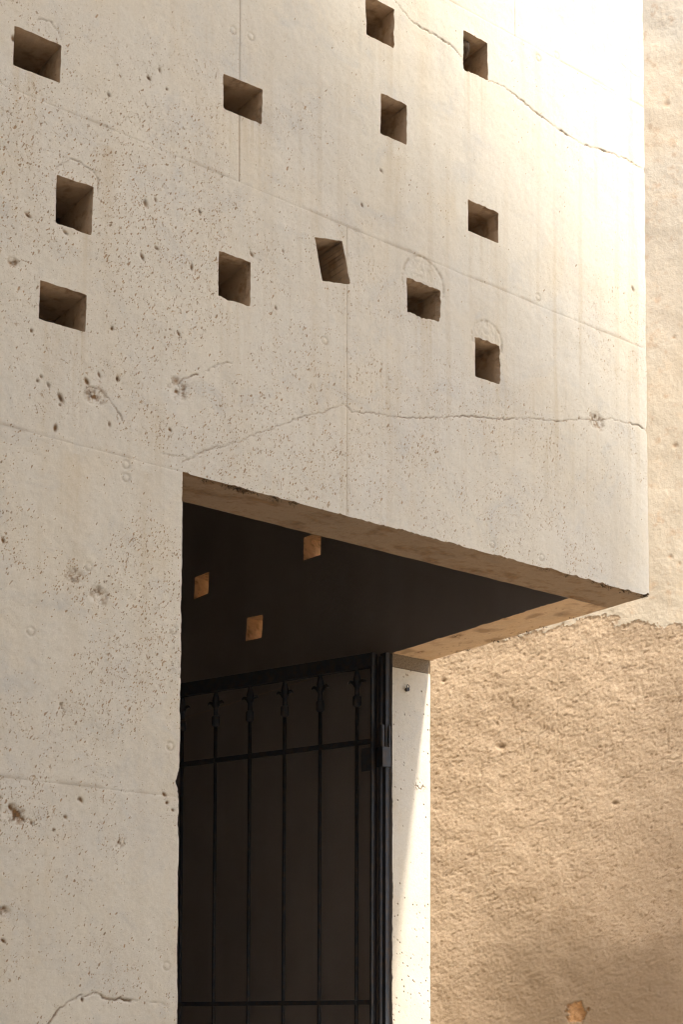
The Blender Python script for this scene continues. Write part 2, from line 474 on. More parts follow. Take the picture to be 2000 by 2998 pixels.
# ------------------------------------------------------------------ facade wall
CRACKS=[  # crack, pore, ring and hole tables: image pixel positions projected onto the wall
 ([(-1.361, 5.282), (-1.345, 5.276), (-1.294, 5.248), (-1.253, 5.229), (-1.216, 5.228), (-1.159, 5.224), (-1.073, 5.215), (-1.017, 5.195)],6,0.9),
 ([(-0.884, 5.153), (-0.807, 5.161), (-0.703, 5.145), (-0.657, 5.128), (-0.574, 5.116), (-0.501, 5.103), (-0.428, 5.095), (-0.329, 5.098), (-0.201, 5.12), (-0.084, 5.126), (-0.001, 5.12)],6,1.0),
 ([(-2.22, 3.364), (-2.164, 3.399), (-2.123, 3.427), (-2.031, 3.467), (-1.937, 3.523), (-1.85, 3.57), (-1.751, 3.629), (-1.669, 3.664), (-1.577, 3.719), (-1.52, 3.703), (-1.452, 3.719)],4,0.6),
 ([(-1.452, 3.719), (-1.324, 3.738), (-1.16, 3.775), (-1.012, 3.821), (-0.924, 3.837), (-0.791, 3.864), (-0.665, 3.901), (-0.523, 3.925), (-0.377, 3.971), (-0.315, 3.98), (-0.214, 4.015), (-0.137, 4.016), (-0.072, 4.028), (0.01, 4.017)],5,0.8),
 ([(-2.662, 1.566), (-2.621, 1.618), (-2.593, 1.641), (-2.564, 1.655), (-2.524, 1.664), (-2.499, 1.669), (-2.477, 1.655), (-2.424, 1.651), (-2.379, 1.652)],8,1.0),
 ([(-2.379, 1.652), (-2.341, 1.65), (-2.287, 1.646), (-2.256, 1.635), (-2.244, 1.612)],2.5,0.4),
 ([(-2.247, 3.563), (-2.229, 3.593), (-2.235, 3.613), (-2.219, 3.631), (-2.191, 3.653), (-2.162, 3.665)],6,1.0),
 ([(-2.125, 3.691), (-2.084, 3.719), (-2.033, 3.74)],6,0.6),
 ([(-2.556, 3.52), (-2.518, 3.522), (-2.488, 3.504), (-2.469, 3.488), (-2.449, 3.465), (-2.432, 3.444)],6,0.9),
 ([(-2.634, 2.535), (-2.621, 2.517), (-2.613, 2.51)],7,0.9),
 ([(-2.295, 3.372), (-2.182, 3.382), (-2.079, 3.457)],3,0.3),
 ([(-2.676, 4.167), (-2.655, 4.192), (-2.618, 4.213), (-2.588, 4.216), (-2.551, 4.201), (-2.528, 4.182), (-2.529, 4.132)],4,0.6),
 ([(-2.741, 4.611), (-2.698, 4.619), (-2.672, 4.599), (-2.661, 4.579)],6,0.7),
 ([(-0.137, 5.52), (-0.075, 5.509), (-0.013, 5.504)],2.5,0.3),
 ([(-0.313, 5.374), (-0.25, 5.377), (-0.146, 5.376)],2.5,0.35),
]
BLOBS=[
 (-2.773,4.584,0.171,0.075,1500,1.2), (-2.31,4.586,0.259,0.124,700,1.1), (-2.271,4.533,0.116,0.079,1000,1.2), (-2.357,4.387,0.19,0.101,700,1.0), (-2.789,4.205,0.169,0.158,700,1.1), (-2.719,4.039,0.231,0.212,500,1.1), (-2.366,4.115,0.334,0.133,900,1.0), (-2.112,4.201,0.272,0.103,1500,1.0), (-1.799,4.403,0.294,0.072,1400,0.9), (-1.798,4.307,0.324,0.12,1200,0.9), (-1.768,4.102,0.19,0.107,1500,0.85), (-1.489,4.239,0.124,0.148,1900,0.85), (-2.213,3.896,0.264,0.192,600,1.0), (-2.186,3.813,0.104,0.09,900,1.0), (-1.397,4.544,0.358,0.126,1300,0.9), (-1.459,4.634,0.254,0.075,900,0.9), (-2.503,3.537,0.206,0.118,900,1.7), (-2.526,3.499,0.071,0.064,2500,1.9), (-2.699,3.506,0.148,0.115,500,1.8), (-2.619,3.464,0.081,0.042,900,1.6), (-2.222,3.567,0.077,0.1,1500,1.2), (-2.131,3.523,0.159,0.068,600,1.1), (-2.466,3.428,0.096,0.043,900,1.2), (-2.346,3.502,0.112,0.099,500,1.3), (-1.723,3.757,0.785,0.03,500,1.0), (-1.723,3.662,0.297,0.095,300,0.8), (-1.426,3.579,0.661,0.16,900,0.75), (-0.764,3.737,0.772,0.185,1300,0.7), (-1.108,3.439,0.616,0.165,800,0.75), (-0.396,3.592,0.505,0.247,600,0.65), (-1.998,3.385,0.248,0.068,900,0.8), (-0.674,3.852,0.281,0.054,1200,0.7), (-0.191,4.395,0.227,0.171,1200,0.8), (-0.129,4.527,0.124,0.115,1500,0.8), (-0.315,3.983,0.119,0.028,2500,1.2), (-1.221,4.171,0.098,0.076,900,0.9), (-1.269,4.005,0.247,0.189,150,0.9), (-0.688,4.439,0.379,0.081,300,0.7), (-0.902,4.399,0.106,0.079,800,0.9), (-2.511,2.883,0.053,0.048,6000,1.5), (-2.593,2.921,0.069,0.037,4500,1.2), (-2.689,2.924,0.067,0.041,1500,1.1), (-2.811,2.982,0.043,0.061,2500,1.2), (-2.399,2.882,0.073,0.075,2000,0.95), (-2.433,2.769,0.072,0.117,1700,0.95), (-2.34,3.012,0.074,0.119,1100,0.9), (-2.324,2.744,0.086,0.216,900,0.8), (-2.478,2.624,0.071,0.063,900,1.2), (-2.758,2.452,0.088,0.051,700,1.6), (-2.488,2.486,0.118,0.094,700,1.3), (-2.333,2.474,0.098,0.086,600,0.9), (-2.555,3.065,0.3,0.158,180,1.0), (-2.764,2.184,0.098,0.04,3000,1.3), (-2.654,2.178,0.056,0.031,1500,1.3), (-2.496,2.25,0.166,0.063,1300,1.1), (-2.43,2.127,0.033,0.029,4000,1.5), (-2.238,2.247,0.025,0.065,1500,1.2), (-2.796,1.897,0.032,0.02,4000,1.5), (-2.573,2.011,0.046,0.026,900,1.2), (-2.703,1.771,0.144,0.08,400,1.0), (-2.767,1.73,0.043,0.03,2000,1.1), (-2.455,1.79,0.179,0.062,300,0.8), (-2.476,1.614,0.239,0.062,350,0.9), (-2.365,2.098,0.184,0.127,130,1.2),]
RINGS= [(-2.034, 4.872), (-1.963, 4.88), (-2.421, 3.307), (-2.421, 3.266), (-0.621, 4.39), (-2.246, 2.815), (-2.25, 2.446), (-2.732, 2.732), (-2.546, 2.961), (-0.87, 3.368), (-0.613, 3.368), (-2.254, 1.757), (-0.614, 5.353), (-0.512, 5.405), (-1.652, 3.921)]

HOLES = [  # outline corners (along the wall, height), edge roughness in mm: top, right, bottom, left
    ([(-2.815, 4.557), (-2.660, 4.560), (-2.663, 4.440), (-2.817, 4.435)], (2, 1.5, 2, 1)),
    ([(-2.070, 4.708), (-1.916, 4.714), (-1.919, 4.592), (-2.069, 4.589)], (2, 5, 3, 3)),
    ([(-2.670, 4.147), (-2.545, 4.151), (-2.551, 3.998), (-2.672, 3.997)], (3, 2, 4, 1.5)),
    ([(-2.718, 3.804), (-2.563, 3.806), (-2.565, 3.689), (-2.720, 3.685)], (2, 2, 2, 1)),
    ([(-2.085, 4.099), (-1.959, 4.101), (-1.961, 3.952), (-2.086, 3.948)], (3, 2, 9, 1.5)),
    ([(-1.696, 4.275), (-1.576, 4.301), (-1.541, 4.157), (-1.663, 4.131)], (3, 3, 3, 1.5)),
    ([(-1.284, 4.261), (-1.125, 4.262), (-1.129, 4.145), (-1.282, 4.135)], (5, 8, 10, 1.5)),
    ([(-0.953, 4.138), (-0.828, 4.139), (-0.829, 3.991), (-0.952, 3.988)], (5, 9, 3, 1.5)),
    ([(-0.987, 4.655), (-0.833, 4.653), (-0.835, 4.535), (-0.987, 4.534)], (5, 2, 2, 1.5)),
    ([(-1.405, 4.900), (-1.284, 4.902), (-1.285, 4.754), (-1.407, 4.752)], (5, 2, 2, 1.5)),
    ([(-1.007, 5.301), (-0.887, 5.299), (-0.885, 5.154), (-1.009, 5.151)], (3, 4, 7, 4)),
    ([(-1.474, 5.238), (-1.342, 5.240), (-1.346, 5.092), (-1.471, 5.090)], (3, 5, 3, 3)),
]
ARCS = (6, 7)          # holes with an arched scar above them
J1, J2, J3, J4, J5 = 2.289, ZB, 4.359, 5.388, 6.42
V1, V2, V3 = -2.007, -1.556, -0.740
TOP = 7.6
LEFT = -5.6

def build_facade():
    fs, fz = 0.0042, 0.0038
    A_ = lines((LEFT, -2.95, 0.06), (-2.95, S1, fs), (S1, V1, fs), (V1, V2, fs), (V2, V3, fs), (V3, 0.0, fs))
    B_ = lines((0, 1.5, 0.06), (1.5, J1, fz), (J1, J2, fz), (J2, J3, fz), (J3, J4, fz), (J4, 5.98, fz), (5.98, J5, 0.06), (J5, TOP, 0.06))
    na, nb = len(A_), len(B_)
    ga, gb = np.meshgrid(A_, B_, indexing='ij')
    ca, cb = (A_[1:] + A_[:-1]) / 2, (B_[1:] + B_[:-1]) / 2
    cga, cgb = np.meshgrid(ca, cb, indexing='ij')
    pid = np.zeros(cga.shape, int)
    pid[cgb < J1] = 0
    pid[(cgb > J1) & (cgb < J2)] = 1
    r = (cgb > J2) & (cgb < J3); pid[r & (cga < V2)] = 2; pid[r & (cga > V2)] = 3
    r = (cgb > J3) & (cgb < J4); pid[r & (cga < V1)] = 4; pid[r & (cga > V1)] = 5
    r = (cgb > J4) & (cgb < J5); pid[r & (cga < V3)] = 6; pid[r & (cga > V3)] = 7
    pid[cgb > J5] = 8
    pid[(cga > S1) & (cgb < ZB)] = -1
    # --- relief
    H = (fbm(ga * 1.4, gb * 1.4, 3, 3) - 0.5) * 0.010 + (fbm(ga * 9, gb * 9, 5, 3) - 0.5) * 0.0035 + (fbm(ga * 60, gb * 60, 8, 2) - 0.5) * 0.0009
    dirt = np.zeros_like(H)
    # joints between the lifts
    def joint(d, w, depth, k=1.0):
        g = np.exp(-(d / w) ** 2)
        return g * depth * k
    wob = (fbm(ga * 14, gb * 14, 21, 3) - 0.5)
    for zj in (J1, J2, J3, J4, J5):
        on = np.where((zj < ZB + 0.01) & (ga > S1), 0, 1)
        d = gb - zj + wob * 0.006
        H -= joint(d, 0.0034, 0.0008) * on
        pass
        dirt = np.maximum(dirt, np.exp(-((gb - zj - 0.004) / 0.010) ** 2) * on * np.clip(fbm(ga * 7, gb * 2, 61, 3) * 1.6 - 0.65, 0, 0.18))
    for sj, z0, z1 in ((V1, J3, J4), (V2, J2, J3), (V3, J4, J5)):
        on = (gb > z0) & (gb < z1)
        H -= joint(ga - sj, 0.0034, 0.0014) * on
        dirt = np.maximum(dirt, np.exp(-((ga - sj) / 0.0035) ** 2) * on * np.clip(0.05 + 0.4 * fbm(ga * 2, gb * 3, 71, 3), 0, 0.30) * (0.4 if sj == V3 else (1.0 if sj == V1 else 0.6)))
    # arched scars over some holes
    for k in ARCS:
        P = np.array(HOLES[k][0]); cx = (P[0, 0] + P[1, 0]) / 2; cz = P[0, 1] + 0.005; w = (P[1, 0] - P[0, 0]) * 0.62
        ang = np.arctan2(gb - cz, ga - cx); rr = np.hypot((ga - cx) / 1.0, (gb - cz) / 0.95)
        up = (gb > cz - 0.03) & (rr < w * 1.6)
        wv = w * (1 + 0.10 * (fbm(ang * 2.2, ang * 0 + k, 33 + k, 3) - 0.5))
        ringm = np.exp(-((rr - wv) / 0.006) ** 2) * up
        H -= ringm * 0.0010
        dirt = np.maximum(dirt, ringm * np.clip(fbm(ang * 5, ang * 0 + 3, 44 + k, 2) * 1.5 - 0.6, 0, 0.26))
        H -= (up & (rr < wv)) * 0.0022 * vnoise(ga * 140, gb * 140, 12)
    # ghosts of formwork ties
    for (x, z) in RINGS:
        rr = np.hypot(ga - x, gb - z)
        H -= np.exp(-((rr - 0.012) / 0.0035) ** 2) * 0.0022
        dirt = np.maximum(dirt, np.exp(-((rr - 0.012) / 0.0035) ** 2) * 0.22 * (gb < z + 0.003))
    # cracks
    i_of = lambda s: np.searchsorted(A_, s); j_of = lambda z: np.searchsorted(B_, z)
    def stamp(x, z, rx, rz, ang, depth, dd, sharp=2.0):
        R = max(rx, rz) * 1.7 + 0.004
        i0, i1 = i_of(x - R), i_of(x + R) + 1; j0, j1 = j_of(z - R), j_of(z + R) + 1
        if i1 - i0 < 2 or j1 - j0 < 2: return
        a = ga[i0:i1, j0:j1] - x; b = gb[i0:i1, j0:j1] - z
        c, s = math.cos(ang), math.sin(ang)
        q = ((a * c + b * s) / rx) ** 2 + ((-a * s + b * c) / rz) ** 2
        g = np.exp(-q ** (sharp / 2))
        H[i0:i1, j0:j1] = np.minimum(H[i0:i1, j0:j1], H[i0:i1, j0:j1] - depth * g)
        dirt[i0:i1, j0:j1] = np.maximum(dirt[i0:i1, j0:j1], dd * g)
    for pts, wmm, dd in CRACKS:
        P = np.array(pts)
        seg = np.hypot(*np.diff(P, axis=0).T); tot = np.concatenate([[0], np.cumsum(seg)])
        t = np.arange(0, tot[-1], 0.0028)
        x = np.interp(t, tot, P[:, 0]); z = np.interp(t, tot, P[:, 1])
        x = x + (fbm(t * 55, t * 0, int(wmm * 10) + 5, 3) - 0.5) * 0.012
        z = z + (fbm(t * 60, t * 0 + 9, int(wmm * 10) + 6, 3, 0.6) - 0.5) * 0.014
        wv = 0.35 + 1.3 * vnoise(t * 22, t * 0, 15 + int(wmm))
        for xx, zz, w in zip(x, z, wv):
            rr = max(0.0020, wmm * 0.00034 * w)
            stamp(xx, zz, rr, rr, 0, 0.0005 + 0.0003 * wmm * w, dd * min(1, 0.35 + 0.55 * w) * (0.45 + 0.09 * min(4, wmm)) * 0.9)
    # air holes left by the casting
    S_, Z_, R_ = [], [], []
    n0 = 1500
    S_.append(rng.uniform(-2.95, 0, n0)); Z_.append(rng.uniform(1.5, 5.95, n0)); R_.append(np.exp(rng.normal(0, 0.5, n0)) * 0.85)
    for x, z, rx, rz, den, sz in BLOBS:
        n = int(den * 5.0 * rx * rz * 2.2)
        S_.append(rng.normal(x, rx * 0.62, n)); Z_.append(rng.normal(z, rz * 0.62, n)); R_.append(np.exp(rng.normal(0, 0.45, n)) * min(sz, 1.25))
    S_ = np.concatenate(S_); Z_ = np.concatenate(Z_); R_ = np.concatenate(R_)
    clump = fbm(S_ * 6, Z_ * 6, 91, 4)
    bare = fbm(S_ * 2.1 + 5, Z_ * 2.1, 93, 3)
    PF = np.full_like(H, 0.13)
    for x, z, rx, rz, den, sz in BLOBS:
        PF += 0.00165 * den * max(1.0, sz) * np.exp(-0.8 * (((ga - x) / rx) ** 2 + ((gb - z) / rz) ** 2))
    PF *= np.clip((fbm(ga * 7, gb * 7, 95, 5, 0.68) - 0.34) * 5.0, 0.05, 2.2) * np.clip((fbm(ga * 1.8 + 5, gb * 1.8, 93, 3) - 0.26) * 4.5, 0.2, 1.3)
    PF = np.clip(PF * np.where((ga > -0.9) & (gb > 4.6), 0.5, 1.0) * np.clip(0.72 - 0.28 * (ga + 0.9) / 1.2, 0.70, 1.0), 0, 0.85)
    keep = (R_ > 2.9) & (rng.uniform(0, 1, len(S_)) < np.clip((clump - 0.30) * 3.2, 0.05, 1)) & (rng.uniform(0, 1, len(S_)) < np.clip((bare - 0.28) * 5, 0.15, 1)) & (S_ > -2.94) & (S_ < -0.004) & (Z_ > 1.5) & (Z_ < 5.96)
    keep &= ~((S_ > -0.95) & (Z_ > 4.6) & (rng.uniform(0, 1, len(S_)) < 0.72))
    for x, z, r in zip(S_[keep], Z_[keep], R_[keep]):
        r = r * 0.00140
        el = rng.uniform(1.0, 2.3)
        an = math.radians(rng.normal(-58, 22))
        rr = max(r, 0.0019)
        amp = min(1.0, (r / 0.0019) ** 1.2)
        if rr < 0.0030:
            x = A_[min(len(A_) - 1, np.searchsorted(A_, x - fs / 2))]; z = B_[min(len(B_) - 1, np.searchsorted(B_, z - fz / 2))]
        stamp(x, z, rr * el, rr, an, min(0.0045, r * 0.9), min(1, rng.uniform(0.6, 1.0) * amp), 3.0)
    # spalls: broad shallow broken patches with coarse inside
    for x, z, R, dep in ((-2.511, 2.883, 0.034, 0.007), (-2.593, 2.925, 0.03, 0.003), (-2.526, 3.50, 0.04, 0.004), (-2.43, 2.127, 0.022, 0.003), (-2.77, 2.185, 0.036, 0.003), (-2.80, 1.90, 0.02, 0.005),
                         (-0.30, 3.985, 0.045, 0.006), (-2.235, 3.60, 0.04, 0.005), (-2.805, 3.83, 0.02, 0.006)):
        rr = np.hypot(ga - x, (gb - z) * 1.25)
        msk = np.clip(1.25 - rr / R * (0.75 + 0.7 * fbm(ga * 26, gb * 26, 55, 3)), 0, 1) ** 0.7
        rug = fbm(ga * 75, gb * 75, 57, 3, 0.65)
        H -= msk * dep * (0.2 + 1.1 * rug)
        dirt = np.maximum(dirt, msk * np.clip((rug - 0.38) * 3.2, 0, 0.9))
    ST = np.zeros_like(H)
    for P, _ in HOLES:
        x0, x1, zb = P[3][0], P[2][0], P[3][1]
        run = fbm(ga * 70, gb * 1.2, 171, 3, 0.6)
        inside = np.clip((ga - x0 + 0.01) / 0.02, 0, 1) * np.clip((x1 + 0.01 - ga) / 0.02, 0, 1)
        ST = np.maximum(ST, inside * (gb < zb) * np.exp(-(zb - gb) / 0.28) * np.clip((run - 0.42) * 3.2, 0, 1) * 0.45)
    for x, z, L, w in ((-0.84, 4.53, 0.5, 0.02), (-1.20, 5.2, 0.6, 0.035), (-1.33, 4.7, 0.7, 0.02), (-0.62, 5.38, 0.5, 0.015), (-0.70, 5.39, 0.3, 0.01), (-1.70, 4.36, 0.4, 0.03), (-2.5, 4.3, 0.5, 0.03), (-2.35, 3.3, 0.9, 0.03), (-2.6, 3.3, 0.7, 0.04)):
        ST = np.maximum(ST, np.exp(-((ga - x + 0.01 * (fbm(gb * 6, gb * 0, 173, 2) - 0.5)) / w) ** 2) * (gb < z) * np.exp(-(z - gb) / L) * 0.55 * fbm(ga * 60, gb * 4, 175, 3))
    ST = np.maximum(ST, np.clip((fbm(ga * 34, gb * 0.9, 177, 4, 0.6) - 0.56) * 2.2, 0, 0.32) * np.clip(fbm(ga * 1.2, gb * 1.2, 179, 3) * 2 - 0.7, 0, 1))
    inside_ = np.clip((ga + 2.95) / 0.08, 0, 1) * np.clip((gb - 1.5) / 0.08, 0, 1) * np.clip((5.98 - gb) / 0.08, 0, 1)
    base_ = (fbm(ga * 1.4, gb * 1.4, 3, 3) - 0.5) * 0.010
    H = base_ + (H - base_) * inside_; dirt = dirt * inside_; ST = ST * inside_
    # --- edges: worn arrises
    dA = np.zeros_like(H); dB = np.zeros_like(H)
    zz = B_
    wear = (fbm(zz * 28, zz * 0, 101, 4, 0.6) - 0.42) * 0.007
    wear += 0.011 * np.exp(-((zz - 2.335) / 0.030) ** 2) * (0.6 + 0.8 * vnoise(zz * 150, zz * 0, 3)) + 0.006 * np.exp(-((zz - 2.20) / 0.03) ** 2) * vnoise(zz * 120, zz * 0, 4)
    fall = np.clip(1 - (S1 - ga) / 0.035, 0, 1) * (ga <= S1 + 1e-6) * (gb <= ZB + 1e-6)
    dA -= fall * np.clip(wear, -0.001, 0.02)[None, :] * np.clip((ZB - gb) / 0.02, 0, 1)
    wr = np.clip((fbm(zz * 24, zz * 0 + 4, 107, 4, 0.6) - 0.48) * 0.012, 0, 0.01) * (0.3 + 0.7 * (zz > 3.9))
    wr += 0.006 * np.exp(-((zz - 4.02) / 0.015) ** 2) + 0.005 * np.exp(-((zz - 5.12) / 0.012) ** 2) + 0.004 * np.exp(-((zz - 4.42) / 0.03) ** 2)
    dA -= np.clip(1 + ga / 0.035, 0, 1) * wr[None, :]
    ss = A_
    wb = np.clip((fbm(ss * 26, ss * 0 + 8, 111, 4, 0.6) - 0.45) * 0.016, 0, 0.012)
    wb += 0.010 * np.exp(-((ss + 0.008) / 0.012) ** 2)
    dB += np.clip(1 - (gb - ZB) / 0.035, 0, 1) * (gb >= ZB - 1e-6) * (ga >= S1 - 1e-6) * wb[:, None]
    kA = np.zeros_like(H); kB = np.zeros_like(H)
    # --- holes through the wall
    for k, (P, rg) in enumerate(HOLES):
        Q = rough_poly(P, [v * 0.001 for v in rg], 200 + k)
        i0, i1 = i_of(Q[:, 0].min() - 0.02), i_of(Q[:, 0].max() + 0.02); j0, j1 = j_of(Q[:, 1].min() - 0.02), j_of(Q[:, 1].max() + 0.02)
        ins = in_poly(cga[i0:i1, j0:j1], cgb[i0:i1, j0:j1], Q)
        sub = pid[i0:i1, j0:j1]; sub[ins] = -1
        nv = np.zeros((i1 - i0 + 1, j1 - j0 + 1), int); tv = np.zeros_like(nv)
        for a in (0, 1):
            for b in (0, 1):
                nv[a:a + i1 - i0, b:b + j1 - j0] += ins; tv[a:a + i1 - i0, b:b + j1 - j0] += 1
        edge = (nv > 0) & (nv < tv)
        ii, jj = np.nonzero(edge); ii += i0; jj += j0
        qx, qy = snap(ga[ii, jj], gb[ii, jj], Q)
        dA[ii, jj] = qx - ga[ii, jj]; dB[ii, jj] = qy - gb[ii, jj]
        qx, qy = snap(ga[ii, jj], gb[ii, jj], np.array(P))
        kA[ii, jj] = qx - ga[ii, jj]; kB[ii, jj] = qy - gb[ii, jj]
    offs = {0: 0.0040, 1: 0.0030, 2: 0.0008, 3: 0.0004, 4: 0.0, 5: 0.0005, 6: -0.0007, 7: -0.0002, 8: -0.001}
    def ksteps(kind, a, b):
        K = np.full(len(a), 1)
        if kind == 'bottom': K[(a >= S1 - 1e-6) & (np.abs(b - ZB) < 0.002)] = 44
        hole = (a > -2.9) & (b > 3.5) & (a < -0.5) & (b < 5.5)
        K[hole] = 40
        return K
    def skirt(kind, a, b, dep):
        if kind == 'bottom' and np.all(b < ZB + 0.05):
            web = 0.95 * np.exp(-((a + 2.0) / 0.11) ** 2) + 0.55 * np.exp(-((a + 1.66) / 0.05) ** 2) + 0.5 * np.exp(-((a + 0.55) / 0.14) ** 2) + 0.55 * np.exp(-((a + 0.25) / 0.12) ** 2) + 0.5 * np.exp(-((a + 0.02) / 0.05) ** 2)
            edge = np.exp(-np.maximum(dep, 0) / 0.045)
            fib = fbm(a * 34 + dep * 9, dep * 52, 131, 5, 0.65)
            dd = np.clip((fib - 0.68 + 0.40 * web * edge) * 3.4, 0, 0.95)
            spot = np.clip((fbm(a * 11, dep * 20, 133, 5, 0.7) - 0.47) * 2.0, 0, 0.5)
            inner = 0.8 * np.exp(-((a + 0.80) / 0.10) ** 2 - ((dep - 0.19) / 0.03) ** 2) + 0.9 * np.exp(-((a + 0.24) / 0.03) ** 2 - ((dep - 0.21) / 0.03) ** 2)
            dd = np.maximum(dd, np.maximum(spot, np.clip(inner * (fib * 1.8 - 0.3), 0, 0.9)))
            return (fbm(a * 14, dep * 14, 135, 3) - 0.5) * 0.004, dd
        if a.shape[1] > 8:
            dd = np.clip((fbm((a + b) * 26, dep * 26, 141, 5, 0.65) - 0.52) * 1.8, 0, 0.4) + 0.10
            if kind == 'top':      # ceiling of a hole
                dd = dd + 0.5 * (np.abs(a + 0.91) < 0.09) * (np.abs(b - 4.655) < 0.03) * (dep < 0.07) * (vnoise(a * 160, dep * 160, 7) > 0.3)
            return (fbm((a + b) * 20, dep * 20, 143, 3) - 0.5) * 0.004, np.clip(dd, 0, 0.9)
        return np.zeros_like(a), np.full_like(a, 0.05)
    root = empty('facade_wall', (-1.1, 0, 0))
    tag(root, 'pale pitted concrete wall with square holes and a cantilevered corner', 'concrete wall')
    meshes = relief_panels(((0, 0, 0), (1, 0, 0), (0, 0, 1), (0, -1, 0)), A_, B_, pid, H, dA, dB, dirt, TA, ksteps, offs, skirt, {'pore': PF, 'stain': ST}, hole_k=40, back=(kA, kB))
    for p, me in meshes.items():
        o = link('concrete_panel', me, (M['concrete'], M['concrete_shaded'], M['recess']), root)
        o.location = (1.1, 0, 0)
    ac = [LEFT, S1, 0] + [q[0] for P, _ in HOLES for q in P]; bc = [0, ZB, TOP] + [q[1] for P, _ in HOLES for q in P]
    boxes = [(min(q[0] for q in P), max(q[0] for q in P), min(q[1] for q in P), max(q[1] for q in P)) for P, _ in HOLES]
    def solid(a, b):
        if a > S1 and b < ZB: return False
        return not any(x0 < a < x1 and z0 < b < z1 for x0, x1, z0, z1 in boxes)
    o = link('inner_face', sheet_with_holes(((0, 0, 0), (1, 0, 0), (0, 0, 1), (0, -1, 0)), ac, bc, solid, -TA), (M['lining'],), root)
    o.location = (1.1, 0, 0)
build_facade()

